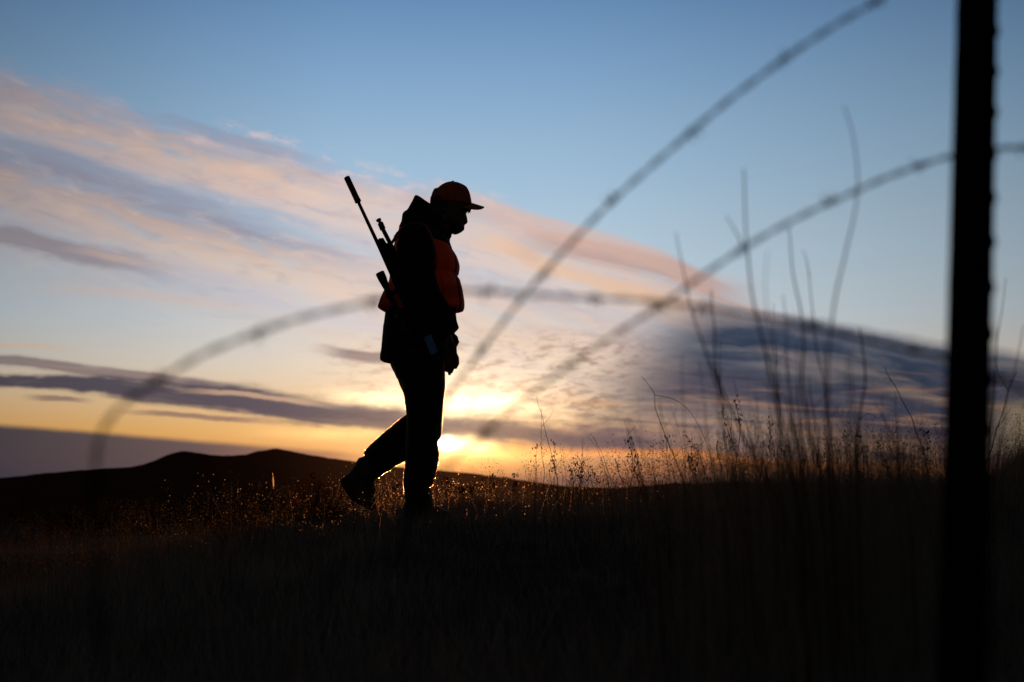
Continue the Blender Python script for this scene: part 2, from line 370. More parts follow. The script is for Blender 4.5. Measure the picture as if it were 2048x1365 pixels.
class MB:
    def __init__(s): s.v = []; s.f = []
    def add(s, v, f):
        b = len(s.v); s.v += [Vector(x) for x in v]; s.f += [tuple(i+b for i in q) for q in f]; return s
    def rings(s, rings, cap=True):
        n = len(rings[0]); v = [p for r in rings for p in r]; f = []
        for i in range(len(rings)-1):
            for j in range(n):
                k = (j+1) % n; f.append((i*n+j, i*n+k, (i+1)*n+k, (i+1)*n+j))
        if cap:
            a = len(v); v.append(sum(rings[0], Vector())/n); v.append(sum(rings[-1], Vector())/n)
            e = (len(rings)-1)*n
            for j in range(n):
                k = (j+1) % n; f.append((a, k, j)); f.append((a+1, e+j, e+k))
        return s.add(v, f)
    def tube(s, pts, rad, n=8, cap=True):
        pts = [Vector(p) for p in pts]; rs = rad if isinstance(rad, (list, tuple)) else [rad]*len(pts)
        t0 = (pts[1]-pts[0]).normalized(); u = t0.orthogonal().normalized(); R = []
        for i, p in enumerate(pts):
            t = (pts[min(i+1, len(pts)-1)]-pts[max(i-1, 0)]).normalized()
            u = (u - t*u.dot(t)).normalized(); w = t.cross(u)
            R.append([p + (u*math.cos(a)+w*math.sin(a))*rs[i] for a in (2*math.pi*j/n for j in range(n))])
        return s.rings(R, cap)
    def ribbon(s, pts, width, thick, wdir):
        """flat strap along pts; wdir = direction of its width"""
        pts = [Vector(p) for p in pts]; R = []
        for i, p in enumerate(pts):
            t = (pts[min(i+1, len(pts)-1)]-pts[max(i-1, 0)]).normalized()
            w = (Vector(wdir) - t*Vector(wdir).dot(t)).normalized(); u = t.cross(w)
            R.append([p+w*width/2+u*thick/2, p-w*width/2+u*thick/2, p-w*width/2-u*thick/2, p+w*width/2-u*thick/2])
        return s.rings(R)
    def box(s, c, ex, ey, ez):
        c = Vector(c); v = [c+ex*a+ey*b+ez*d for a in (-1, 1) for b in (-1, 1) for d in (-1, 1)]
        return s.add(v, [(0, 1, 3, 2), (4, 6, 7, 5), (0, 4, 5, 1), (2, 3, 7, 6), (0, 2, 6, 4), (1, 5, 7, 3)])
    def build(s, name, m, parent=None, smooth=True): return link(name, s.v, s.f, m, parent, smooth)

def crom(arr, sub):
    """Catmull-Rom through rows of arr"""
    a = np.array(arr, float); n = len(a); out = []
    for i in range(n-1):
        p0, p1, p2, p3 = a[max(i-1, 0)], a[i], a[i+1], a[min(i+2, n-1)]
        for k in range(sub):
            t = k/sub
            out.append(0.5*((2*p1)+(-p0+p2)*t+(2*p0-5*p1+4*p2-p3)*t*t+(-p0+3*p1-3*p2+p3)*t**3))
    out.append(a[-1]); return np.array(out)
YH = 7.5
def loft(mb, rows, dy=0.0, seg=32, sub=4, power=2.3):
    """rows: (Lx, Ly, Rx, Ry, halfdepth[, dy]) in photo pixels at the hunter's distance; dy is offset along depth"""
    rows = [tuple(r)+((dy,) if len(r) == 5 else ()) for r in rows]
    R = []
    for lx, ly, rx, ry, hd, d in crom(rows, sub):
        L = P(lx, ly, YH+d); Rr = P(rx, ry, YH+d); c = (L+Rr)/2; e = (Rr-L)/2; y = Vector((0, hd, 0)); ring = []
        for j in range(seg):
            a = 2*math.pi*j/seg; ca, sa = math.cos(a), math.sin(a)
            ring.append(c + e*math.copysign(abs(ca)**(2/power), ca) + y*math.copysign(abs(sa)**(2/power), sa))
        R.append(ring)
    mb.rings(R); return mb
def fuse(name, mb, m, parent, voxel=0.006, smooth=2, disp=None, dscale=None, fn=None):
    """one continuous surface from overlapping lofts (voxel remesh), then folds as displacement"""
    me = bpy.data.meshes.new('tmp'); me.from_pydata([tuple(v) for v in mb.v], [], mb.f)
    bm = bmesh.new(); bm.from_mesh(me); bmesh.ops.recalc_face_normals(bm, faces=bm.faces); bm.to_mesh(me); bm.free()
    o = bpy.data.objects.new('tmp', me); col.objects.link(o)
    r = o.modifiers.new('r', 'REMESH'); r.mode = 'VOXEL'; r.voxel_size = voxel; r.use_smooth_shade = True
    if smooth:
        s = o.modifiers.new('s', 'SMOOTH'); s.factor = 0.5; s.iterations = smooth
    dg = bpy.context.evaluated_depsgraph_get(); ev = o.evaluated_get(dg)
    nm = bpy.data.meshes.new_from_object(ev, depsgraph=dg)
    bpy.data.objects.remove(o); bpy.data.meshes.remove(me)
    if disp:
        n = len(nm.vertices); nor = [v.normal.copy() for v in nm.vertices]
        for v, nn in zip(nm.vertices, nor):
            p = v.co; q = Vector((p.x*dscale[0], p.y*dscale[1], p.z*dscale[2]))
            k = mn.noise(q)*0.65 + mn.noise(q*2.3+Vector((5, 1, 2)))*0.35
            v.co = p + nn*disp*k
    nm.materials.clear(); nm.materials.append(m)
    nm.polygons.foreach_set('use_smooth', [True]*len(nm.polygons))
    nm.name = name
    ob = bpy.data.objects.new(name, nm); col.objects.link(ob)
    if parent:
        wl = Vector((0, 0, 0)); p = parent; ob.parent = parent
        while p: wl += p.location; p = p.parent
        nm.transform(Matrix.Translation(-wl))
    return ob

# ------------------------------------------------------------------ ground
def sstep(a, b, x):
    t = np.clip((x-a)/(b-a), 0, 1); return t*t*(3-2*t)
def gh(x, y):
    """ground height"""
    x = np.asarray(x, float); y = np.asarray(y, float)
    u = x/np.maximum(y, 2.0)*8.0                   # lateral position seen along the ridge
    z = -0.30*sstep(-0.7, -2.6, u) - 0.03*sstep(0.0, -0.8, u)
    z = z + 0.10*sstep(0.2, 1.5, u)
    z = z + 0.45*sstep(2.45, 3.2, u)*sstep(5.0, 9.0, y)*sstep(40, 20, y)
    z = z*sstep(1.0, 7.5, y)
    z = z - 0.24*sstep(6.5, 2.5, y)
    z = z + 0.02*np.sin(x*1.7+y*.9)*np.sin(y*1.3-x*.4)
    fall = np.maximum(y-10.5, 0)
    z = z - (0.028 + 0.035*sstep(0.5, -1.5, u))*fall/(1+fall/160) - 0.10*sstep(9.5, 14, y) - 0.0115*fall
    return z
ys = np.concatenate([np.linspace(-6, 1, 15), np.linspace(1.2, 16, 110), np.geomspace(16.5, 9000, 60)])
us = np.concatenate([np.linspace(-3, -.6, 20), np.linspace(-.57, .57, 90), np.linspace(.6, 3, 20)])
vx = []; 
for y in ys:
    w = max(abs(y), 6.0)
    xs = us*w; vx.append(np.stack([xs, np.full_like(xs, y), gh(xs, np.full_like(xs, y))], 1))
V = np.concatenate(vx); nx = len(us); ny = len(ys)
ii, jj = np.meshgrid(np.arange(ny-1), np.arange(nx-1), indexing='ij'); a = (ii*nx+jj).ravel()
tag(link('ground', V, np.stack([a, a+1, a+nx+1, a+nx], 1), M['ground']), kind='structure')

# far hills: a real ridge, skyline given as azimuth / height
sky_pts = [(-500, 990), (-200, 970), (0, 956), (60, 950), (120, 944), (200, 938), (260, 934), (300, 925), (330, 912), (352, 905), (372, 903), (396, 906), (430, 911), (470, 911),
           (505, 906), (530, 900), (552, 898), (580, 902), (620, 910), (680, 919), (740, 928), (800, 935), (850, 939), (900, 943), (960, 949), (1020, 957), (1080, 966), (1140, 973),
           (1220, 976), (1290, 972), (1350, 966), (1400, 968), (1460, 963), (1540, 968), (1600, 964), (1680, 967), (1800, 966), (1900, 968), (2100, 966), (2600, 970)]
HV = []; HD = 620.0
az_pts = crom(sky_pts, 6)
prof = [(1.9, -1.2), (1.5, -.55), (1.2, -.12), (1.06, -.02), (1.0, 0.0), (.94, -.04), (.84, -.18), (.72, -.42), (.6, -.7), (.48, -1.0), (.3, -1.25)]
for i, (px, py) in enumerate(az_pts):
    p = P(px, py, HD); top = p.z; x = p.x
    for (k, dzf) in prof:
        base_h = 22.0
        n = mn.noise(Vector((x*.012, k*6, 1.0)))*5 + mn.noise(Vector((x*.05, k*22, 4.0)))*1.5
        n *= min(1, abs(dzf)*3)
        z = CAMZ + (top-CAMZ)*k + dzf*base_h*k + n*k + mn.noise(Vector((x*.22, k*9, 2.0)))*.45*k
        HV.append((x*k, HD*k, z))
n1 = len(prof); HF = []
for i in range(len(az_pts)-1):
    for j in range(n1-1):
        a = i*n1+j; HF.append((a, a+n1, a+n1+1, a+1))
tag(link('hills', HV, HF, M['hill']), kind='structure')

# ------------------------------------------------------------------ grass
def blades(x, y, h, wd, segs=4, lean=0.35, curl=0.5, z0=-0.02):
    n = len(x); z = gh(x, y)+z0
    th = rng.uniform(0, 2*np.pi, n); ln = rng.normal(0, lean, n); cu = rng.normal(0, curl, n)
    ph = rng.uniform(0, 2*np.pi, n)
    dxl, dyl = np.cos(th), np.sin(th); wx, wy = np.cos(ph), np.sin(ph)*.6
    Vs = []
    for s in range(segs+1):
        t = s/segs; off = (ln*t + cu*t*t*.6)*h
        cz = h*t*np.sqrt(np.maximum(1-(.25*(ln+cu*.6)**2), .35))
        cx = x+dxl*off; cy = y+dyl*off; ww = wd*(1-t*.85)/2
        Vs.append(np.stack([cx-wx*ww, cy-wy*ww, z+cz], 1)); Vs.append(np.stack([cx+wx*ww, cy+wy*ww, z+cz], 1))
    V = np.stack(Vs, 1).reshape(-1, 3); b = np.arange(n)*(2*(segs+1))
    F = np.concatenate([np.stack([b+2*s, b+2*s+1, b+2*s+3, b+2*s+2], 1) for s in range(segs)])
    tips = np.stack([cx, cy, z+cz], 1)
    return V, F, tips
def scatter(n, y0, y1, spread=.40, powr=1.0, clump=0.0):
    y = y0+(y1-y0)*rng.random(n)**powr
    x = (rng.random(n)*2-1)*(spread*y+.25)
    if clump:
        k = max(8, n//40); ci = rng.integers(0, n, k); a = rng.integers(0, k, n)
        m = rng.random(n) < .65
        x = np.where(m, x[ci][a]+rng.normal(0, clump, n), x); y = np.where(m, np.clip(y[ci][a]+rng.normal(0, clump, n), y0, y1), y)
    # keep the hunter's shins clear enough
    return x, y
def clutter(x, y, h):
    u = x/np.maximum(y, 2)*8
    return h*(0.75+0.5*np.sin(x*2.1+1)*np.sin(y*1.1+x))
Vs = []; Fs = []; off = 0
def push(V, F):
    global off
    Vs.append(V); Fs.append(F+off); off += len(V)
for (n, y0, y1, h0, h1, w, cl) in ((16000, 1.7, 4.5, .10, .30, .0026, .10), (38000, 4.0, 8.2, .07, .22, .0022, .08), (36000, 7.0, 14.0, .07, .22, .0024, .10), (12000, 13, 40, .12, .35, .006, .3)):
    x, y = scatter(n, y0, y1, .42, 1.0, cl)
    h = rng.uniform(h0, h1, n)*rng.uniform(.6, 1, n); h = clutter(x, y, h)
    V, F, T = blades(x, y, h, np.full(n, w)*rng.uniform(.6, 1.4, n), 4)
    push(V, F)
x, y = scatter(5200, 1.5, 3.6, .45, .9, .07)
V, F, T = blades(x, y, rng.uniform(.08, .26, 5200), rng.uniform(.002, .005, 5200), 5, .55, .8); push(V, F)
V = np.concatenate(Vs); F = np.concatenate(Fs)
tag(link('grass', V, F, M['grass'], smooth=False), 'low dry grass covering the dark ridge', 'grass', kind='stuff')
# fine seeding grass near the hunter's feet: stems with airy seed heads
Vs = []; Fs = []; off = 0
n = 5200
x, y = scatter(n, 5.5, 12.5, .40, 1.0, .16)
h = clutter(x, y, rng.uniform(.14, .34, n))
V, F, T = blades(x, y, h, np.full(n, .0013), 5, .25, .5); push(V, F)
k = 22; N = n*k; ti = np.repeat(np.arange(n), k)
sp = rng.normal(0, 1, (N, 3))*np.array([.014, .014, .022]); sp[:, 2] -= .02
C = T[ti]+sp; a1 = rng.normal(0, 1, (N, 3)); a1 /= np.linalg.norm(a1, axis=1)[:, None]; b1 = np.cross(a1, rng.normal(0, 1, (N, 3))); b1 /= np.linalg.norm(b1, axis=1)[:, None]
sz = rng.uniform(.0010, .0026, N)[:, None]
q = np.stack([C-a1*sz*1.6, C-b1*sz, C+a1*sz*1.6, C+b1*sz], 1).reshape(-1, 3); b = np.arange(N)*4
push(q, np.stack([b, b+1, b+2, b+3], 1))
tag(link('seeding_grass', np.concatenate(Vs), np.concatenate(Fs), M['seed'], smooth=False), 'fine seeding grass with airy heads catching the low sun', 'grass', kind='stuff')

# feathery tall grass at the right, from close to the lens back to the ridge
Vs = []; Fs = []; off = 0
n = 4200
y = 2.1+6.2*rng.random(n)**.9; u = rng.triangular(.35, 2.2, 3.1, n); x = u*y/8
zt = CAMZ + (950-(960-rng.triangular(0, 18, 165, n)*np.clip((u-.3)/1.0, .25, 1)))*K*y
h = np.clip(zt-gh(x, y), .12, .75)
V, F, T = blades(x, y, h, rng.uniform(.0010, .0022, n)*np.clip(y/4, .6, 1.4), 7, .28, .45); push(V, F)
n2 = 1250; y2 = rng.uniform(1.8, 3.8, n2); u2 = rng.triangular(.7, 1.8, 2.9, n2); x2 = u2*y2/8
zt2 = CAMZ+(950-rng.triangular(690, 890, 950, n2))*K*y2; h2 = zt2-gh(x2, y2)
V2, F2, T2 = blades(x2, y2, h2, rng.uniform(.0010, .0020, n2), 8, .30, .30); push(V2, F2)
k = 9; N = n*k; ti = np.repeat(np.arange(n), k)
C = T[ti]+rng.normal(0, 1, (N, 3))*np.array([.010, .010, .022])-np.array([0, 0, .03])
a1 = rng.normal(0, 1, (N, 3)); a1 /= np.linalg.norm(a1, axis=1)[:, None]; b1 = np.cross(a1, rng.normal(0, 1, (N, 3))); b1 /= np.linalg.norm(b1, axis=1)[:, None]
sz = rng.uniform(.0008, .0020, N)[:, None]
q = np.stack([C-a1*sz*1.8, C-b1*sz, C+a1*sz*1.8, C+b1*sz], 1).reshape(-1, 3); b = np.arange(N)*4
push(q, np.stack([b, b+1, b+2, b+3], 1))
tag(link('tall_grass', np.concatenate(Vs), np.concatenate(Fs), M['tall'], smooth=False), 'feathery tall dark grass rising above the horizon left of the post', 'grass', kind='stuff')

# ------------------------------------------------------------------ individual plants
def root_on_ground(px, Y, py=1000):
    p = P(px, py, Y); return Vector((p.x, Y, float(gh(p.x, Y))-.01))
def px_path(pts, Y, sub=5, dY=0.0):
    c = crom(pts, sub); n = len(c)
    return [P(a, b, Y+dY*i/n) for i, (a, b) in enumerate(c)]
def stem_down(path):
    """continue a path (top first) down to the ground"""
    p = path[-1]; d = (path[-1]-path[-4]).normalized()
    g0 = float(gh(p.x, p.y)); k = 0
    if p.z > g0:
        L = (p.z-g0)+.02
        for i in range(1, 5): path.append(Vector((p.x+d.x*.25*L*i/4, p.y, p.z-L*i/4)))
    return path
def wiggle(path, amp, f=9, seed=0.0):
    return [p+Vector((mn.noise(Vector((p.z*f, seed, 0))), 0, 0))*amp for p in path]
def tall_stalk(pts, Y, r, label, group=None, nodes=True, branches=(), seed=0.0, name='dry_stalk', heads=0):
    path = wiggle(stem_down(px_path(pts, Y)), .006*Y/3, 12, seed)
    root = empty(name, path[-1]); tag(root, label, 'dry stalk', group)
    mb = MB(); n = len(path); rr = [r*(.35+.65*i/(n-1)) for i in range(n)]
    mb.tube(path, rr, 6)
    mb.build('stem', M['stalk'], root)
    for bp in branches:
        q = wiggle(px_path(bp, Y), .005*Y/3, 14, seed+3)
        MB().tube(q, [r*.55*(.4+.6*i/(len(q)-1)) for i in range(len(q))], 5).build('twig', M['stalk'], root)
    if heads:
        hb = MB(); rd = random.Random(int(seed*10)+3); hb.tube([p+Vector((r*.6, 0, 0)) for p in path[:int(n*.42)+2]], r*.5, 4)
        for i in range(heads):
            p = path[int(rd.random()**1.5*n*.4)]
            c = p+Vector((rd.gauss(0, 1), rd.gauss(0, 1), rd.gauss(0, 1)))*.004*Y/3
            s_ = .0016*Y/3*rd.uniform(.6, 1.3)
            ax = Vector((rd.gauss(0, .4), rd.gauss(0, .4), 1)).normalized()*s_*2
            o1 = ax.orthogonal().normalized()*s_; o2 = ax.cross(o1).normalized()*s_
            hb.add([c-ax, c+o1, c+o2, c-o1, c-o2, c+ax], [(0, 1, 2), (0, 2, 3), (0, 3, 4), (0, 4, 1), (5, 2, 1), (5, 3, 2), (5, 4, 3), (5, 1, 4)])
        hb.build('seed_head', M['seed'], root, False) if heads > 2 else None
    return root
B = 'blurred tall dry stalk '
tall_stalk([(1688, 212), (1706, 270), (1716, 350), (1708, 430), (1690, 510), (1672, 590), (1660, 680), (1655, 800), (1662, 960)], 1.75, .0017, 'tallest dry stalk, curved like a bow, left of the steel post', seed=1)
tall_stalk([(1486, 338), (1490, 420), (1494, 500), (1508, 600), (1526, 690), (1552, 800), (1590, 960)], 1.9, .0022, 'thick dark blurred stalk with straight top crossing the middle wire', seed=2, branches=[[(1452, 430), (1470, 460), (1492, 500)]])
tall_stalk([(1352, 465), (1364, 530), (1380, 600), (1404, 680), (1440, 790), (1490, 960)], 2.1, .0018, 'thin blurred stalk leaning left whose tip is in the pink cloud edge', seed=3)
tall_stalk([(1578, 456), (1586, 540), (1598, 620), (1608, 700), (1608, 800), (1640, 960)], 2.1, .0022, 'blurred dark stalk ending just under the middle wire', seed=4)
tall_stalk([(1619, 545), (1624, 610), (1634, 700), (1650, 800), (1664, 940)], 2.4, .0018, 'blurred stalk with swollen tip between two taller ones', seed=5, branches=[[(1602, 500), (1612, 520), (1620, 556)]])
tall_stalk([(1424, 580), (1424, 640), (1432, 720), (1450, 790), (1490, 880), (1540, 990)], 2.3, .0024, 'dark blurred stalk with knobbly top in the slate cloud', seed=6)
tall_stalk([(1722, 656), (1728, 700), (1728, 760), (1718, 850), (1716, 960)], 2.5, .0026, 'short thick blurred stalk left of the steel post', seed=7)
tall_stalk([(1536, 500), (1532, 580), (1540, 680), (1560, 800), (1590, 960)], 1.7, .0010, 'very faint thin blurred stalk left of the middle stalks', seed=8)
tall_stalk([(1566, 590), (1572, 680), (1580, 780), (1600, 950)], 2.2, .0016, 'blurred straight stalk of middle height in the slate cloud', seed=9)
tall_stalk([(2012, 556), (2004, 610), (1996, 680), (1990, 760), (1980, 900)], 2.6, .0014, 'faint upright stalk right of the steel post', seed=10)
tall_stalk([(2046, 650), (2034, 720), (2016, 790), (2000, 880), (1990, 960)], 2.6, .0016, 'blurred stalk leaning right at the right edge', seed=11)
tall_stalk([(1282, 752), (1296, 772), (1308, 790), (1312, 820), (1326, 858), (1344, 905), (1362, 950), (1372, 985)], 5.2, .0020, 'sharp crooked stalk with a long arching side twig', seed=12,
           branches=[[(1434, 975), (1424, 925), (1404, 865), (1380, 825), (1350, 800), (1308, 790)]])
tall_stalk([(1770, 734), (1776, 752), (1796, 785), (1816, 820), (1836, 868), (1850, 920), (1862, 970)], 5.0, .0022, 'sharp forked stalk leaning left beside the steel post', seed=13, branches=[[(1768, 760), (1776, 756), (1782, 764)]])
tall_stalk([(2036, 742), (2022, 770), (2016, 782), (2004, 830), (1988, 880), (1966, 940), (1950, 980)], 4.6, .0022, 'sharp forked stalk right of the steel post', seed=14,
           branches=[[(1990, 712), (1996, 742), (2008, 766), (2016, 782)], [(2020, 818), (2010, 836), (1996, 856)]])
tall_stalk([(2040, 828), (2038, 870), (2026, 900), (2010, 935), (2004, 960)], 4.6, .0018, 'short thin stalk near the right edge', seed=15)
tall_stalk([(1470, 802), (1474, 830), (1480, 850), (1476, 900), (1466, 960)], 5.6, .0020, 'sharp stalk with a small leafy top standing alone', seed=16, heads=30, branches=[[(1462, 800), (1470, 806), (1474, 822)]])
tall_stalk([(1756, 838), (1738, 828), (1716, 846), (1710, 900), (1716, 970)], 5.0, .0016, 'thin stalk hooked over at its top', seed=17)
tall_stalk([(1074, 793), (1082, 830), (1094, 875), (1108, 930), (1116, 990)], 6.0, .0018, 'thin sharp stalk, tallest just right of the hunter', seed=18)
rr_ = tall_stalk([(545, 938), (545.5, 960), (546, 985), (547, 1030), (549, 1060)], 6.4, .0030, 'pale reed glowing orange left of the hunter', seed=19, name='reed')
# thin sheet added to the reed so the low sun glows through it
sh_ = MB(); rows_ = [(545.2, 946, .0008), (545.5, 954, .0030), (546, 962, .0042), (546.5, 970, .0038), (547, 978, .0018)]
vv = [P(a_, b_, 6.39)+Vector((s_*w_, s_*.001, 0)) for a_, b_, w_ in rows_ for s_ in (-1, 1)]
sh_.add(vv, [(2*i, 2*i+1, 2*i+3, 2*i+2) for i in range(4)]); sh_.build('glow_sheet', M['reed_glow'], rr_, False)
# scattered tall stalks, three depth layers
rd = random.Random(11)
def rnd_stalk(Y, px, topy, lean, r, group, label, heads=0):
    py0 = 1010 if Y > 4 else 1080
    h = py0-topy; pts = []
    bend = rd.uniform(-.5, .8)
    for i in range(6):
        t = i/5; pts.append((px - lean*h*((1-t)+bend*(1-t)**2*.6), topy+h*t))
    br = []
    if rd.random() < .45:
        i = rd.choice((1, 2)); a = pts[i]; sg = rd.choice((-1, 1)); L = rd.uniform(14, 45)
        br.append([(a[0]+sg*L*.7, a[1]-L), (a[0]+sg*L*.45, a[1]-L*.5), a])
    tall_stalk(pts, Y, r, label, group, branches=br, seed=rd.uniform(20, 400), heads=heads)
for i in range(84):       # nearly in focus, silhouetted on the low sky
    px = 1050+rd.random()**.9*840; Y = rd.uniform(4.8, 8.5)
    top = rd.triangular(800, 965, 915); 
    rnd_stalk(Y, px, top, rd.uniform(-.05, .30), rd.uniform(.0010, .0017), 'thin stalks silhouetted on the low sky', 'thin dark stalk among the many standing against the low sky right of the hunter', rd.choice((0, 0, 14, 24)))
for i in range(56):       # strongly out of focus
    px = rd.triangular(1230, 1900, 1560); Y = rd.uniform(2.0, 3.4)
    top = rd.triangular(600, 940, 830)
    rnd_stalk(Y, px, top, rd.uniform(-.02, .32), rd.uniform(.0010, .0019), 'blurred stalks in the right foreground', 'blurred thin stalk in the thicket in front of the slate cloud')
for i in range(14):       # right of the post
    px = rd.uniform(1960, 2060); rnd_stalk(rd.uniform(4, 6), px, rd.triangular(840, 930, 900), rd.uniform(-.4, .1), .0013, 'thin stalks right of the post', 'thin stalk on the rise right of the steel post')
for i in range(46):       # left and around the hunter, short
    px = rd.uniform(30, 1040); Y = rd.uniform(5.6, 8.6)
    base = 1065-70*min(1, max(0, (px-300)/500)); top = base-rd.triangular(10, 75, 30)
    pts = [(px-rd.uniform(-8, 12), top), (px-rd.uniform(-3, 4), (top+base)/2), (px, base), (px+1, base+25)]
    tall_stalk(pts, Y, rd.uniform(.0009, .0013), 'short seeding stalk standing above the grass around the hunter', 'short seeding stalks around the hunter', seed=rd.uniform(400, 800), heads=rd.choice((12, 22, 30)))

def shrub(px0, px1, pytop, Y, label, n=150, seed=1):
    rs = random.Random(seed); c = (px0+px1)/2; b = root_on_ground(c, Y)
    o = empty('shrub', b); tag(o, label, 'shrub')
    tw = MB(); lv = MB(); half = (P(px1, 1000, Y)-P(px0, 1000, Y)).length/2
    H = P(c, pytop, Y).z-b.z
    for i in range(n):
        a = rs.uniform(-1, 1); d = rs.uniform(-1, 1)*.35
        hh = H*(1-abs(a)**2.2*.55)*rs.uniform(.55, 1.05)
        p0 = b+Vector((a*half*.45, d*half, 0)); p1 = b+Vector((a*half, d*half+rs.uniform(-.05, .05), hh))
        mid = (p0+p1)/2+Vector((rs.gauss(0, .02), rs.gauss(0, .02), .01)); path = [Vector(q) for q in crom([p0, mid, p1], 4)]
        tw.tube(path, [.0018*(1-.7*k/(len(path)-1)) for k in range(len(path))], 4)
        for k in range(20):
            p = path[rs.randint(2, len(path)-1)]+Vector((rs.gauss(0, .014), rs.gauss(0, .014), rs.gauss(0, .014)))
            u = Vector((rs.gauss(0, 1), rs.gauss(0, 1), rs.gauss(0, 1))).normalized()*rs.uniform(.002, .0045); w = u.orthogonal()*.5
            lv.add([p-u, p+w, p+u, p-w], [(0, 1, 2, 3)])
    tw.build('stem', M['shrub'], o); lv.build('foliage', M['shrub'], o, False)
shrub(556, 706, 952, 8.0, 'low dark twiggy shrub behind the raised boot', 190, 1)
shrub(890, 1060, 985, 7.7, 'low wiry shrub just right of the standing leg', 110, 2)
shrub(1080, 1300, 970, 8.6, 'low dark bush under the stalks right of the hunter', 150, 3)
shrub(410, 540, 1008, 7.6, 'low bush left of the glowing reed', 90, 4)

# ------------------------------------------------------------------ hunter
YF = 7.5
hp = empty('person', (P(838, 1034, YH).x, YF, float(gh(P(838, 1034, YH).x, YF))))
tag(hp, 'hunter in orange vest and cap walking right with head bowed', 'person')
NEAR, FAR = -.10, .09
def legs(mb, g=0.0):
    # standing leg (near)
    loft(mb, [(778, 705, 889, 705, .095+g), (790-g, 750, 890, 750, .098+g), (803, 768, 890.6, 772, .095+g), (806, 783, 888.5, 791, .09+g), (810, 803, 886.5, 812, .086+g), (813, 830, 885, 836, .08+g),
              (813, 850, 883.5, 858, .075+g), (812, 870, 882.8, 872, .07+g), (811.3, 876, 879.5, 878.5, .07+g), (811, 882, 875.5, 882.5, .068+g), (811, 900, 877.5, 902, .07+g), (811.5, 921, 878.6, 911, .068+g), (808, 947, 874.4, 936, .066+g),
              (806.5, 962, 870, 955, .064+g), (807, 972, 866, 969, .064+g), (808.5, 984, 857.5, 976, .062+g), (810, 992, 856, 984, .058+g)], NEAR)
def rear_leg(mb, g=0.0):
    loft(mb, [(780, 705, 886, 705, .095+g), (792, 748, 886, 745, .095+g), (806, 785, 880, 790, .088+g), (812, 812, 878, 825, .08+g), (813, 828, 874, 872, .075+g), (803, 836, 858, 895, .072+g),
              (792, 845.5, 830, 911, .070+g), (781, 855, 812, 922, .068+g), (762, 871, 799, 929, .066+g), (751, 881, 788, 934.5, .066+g), (741, 890, 781.5, 940.5, .064+g), (731, 900, 769, 946, .064+g), (727.5, 907.5, 758, 956, .064+g), (729.5, 911.5, 756, 957, .060+g)], FAR)
# body: one continuous surface (head, neck, trunk, arms, hands, legs)
def hand(mb, wrist, knuck, tips, thumb, dy, r=.0110, side=Vector((.50, .866, 0))):
    """palm as a loft, four fingers and a thumb as short jointed chains"""
    w = P(*wrist, YH+dy); k = P(*knuck, YH+dy); ax = (k-w).normalized(); side = (side-ax*side.dot(ax)).normalized(); nrm = ax.cross(side).normalized()
    R = []
    for t, hw, th in ((-.02, .026, .022), (.0, .028, .021), (.35, .036, .019), (.75, .041, .018), (1.0, .040, .0155), (1.08, .034, .011)):
        c = w+(k-w)*t
        R.append([c+side*math.cos(a)*hw+nrm*math.sin(a)*th for a in (2*math.pi*j/16 for j in range(16))])
    mb.rings(R)
    for i, tp in enumerate(tips):
        off = side*(-.030+.020*i)
        pts = [k+off-ax*.015] + [P(*q, YH+dy)+off*(1-.12*j) for j, q in enumerate(tp)]
        mb.tube(pts, [r*1.02, r, r*.92, r*.8][:len(pts)], 10)
        mb.add(*ball(pts[-1], r*.82))
    pts = [P(*q, YH+dy+o) for q, o in thumb]
    mb.tube(pts, [r*1.35, r*1.15, r*1.0, r*.85][:len(pts)], 10); mb.add(*ball(pts[-1], r*.87))
def ball(c, r, n=10, sc_=(1, 1, 1)):
    bm = bmesh.new(); bmesh.ops.create_uvsphere(bm, u_segments=n+4, v_segments=n, radius=r)
    v = [Vector(c)+Vector((p.co.x*sc_[0], p.co.y*sc_[1], p.co.z*sc_[2])) for p in bm.verts]; f = [tuple(q.index for q in fc.verts) for fc in bm.faces]; bm.free(); return v, f
body = MB()
loft(body, [(868, 378, 925, 378, .05), (863, 390, 936, 392, .070), (862, 402, 937, 410, .077), (863, 414, 933, 424, .077), (866, 428, 929.5, 434, .075), (871, 440, 928, 444, .068), (877, 450, 928.5, 452, .056),
            (884, 457, 928, 458.5, .046), (893, 462, 922, 463, .036), (899, 465, 915, 467.5, .026)])
loft(body, [(922, 428, 932.5, 427, .010), (920, 436, 934.6, 437, .013), (920, 443, 935.6, 445, .018), (920, 449, 931, 449.5, .014)], sub=3, seg=14)   # nose
body.add(*ball(P(925, 453.5, YH), .016, 10, (.75, 1.5, .45))); body.add(*ball(P(925, 458, YH), .015, 10, (.75, 1.4, .45)))     # lips
for s_ in (-1, 1):
    body.add(*ball(P(889, 434, YH+s_*.078), .030, 10, (.62, .32, 1.05)))      # ears
loft(body, [(868, 436, 905, 462, .058), (862, 450, 901, 474, .062), (852, 458, 899, 490, .075)])
loft(body, [(846, 455, 892, 480, .08), (815, 462, 896, 495, .16), (803, 480, 898, 512, .175), (797, 520, 904, 540, .165), (792, 570, 902, 590, .15), (785, 640, 896, 640, .15), (778, 700, 889, 700, .16), (786, 740, 888, 740, .15)], power=2.4)
legs(body, -.014); rear_leg(body, -.014)
armN = [(814, 456, 850, 460, .05), (806, 478, 858, 480, .055), (804, 520, 858, 520, .052), (812, 570, 862, 560, .048), (822, 600, 872, 592, .045), (845, 640, 886, 612, .040), (868, 668, 900, 640, .034), (880, 685, 910, 662, .028)]
loft(body, armN, -.215)
loft(body, [(r[0]+2, r[1], r[2]+2, r[3]-4, r[4]) for r in armN], .20)
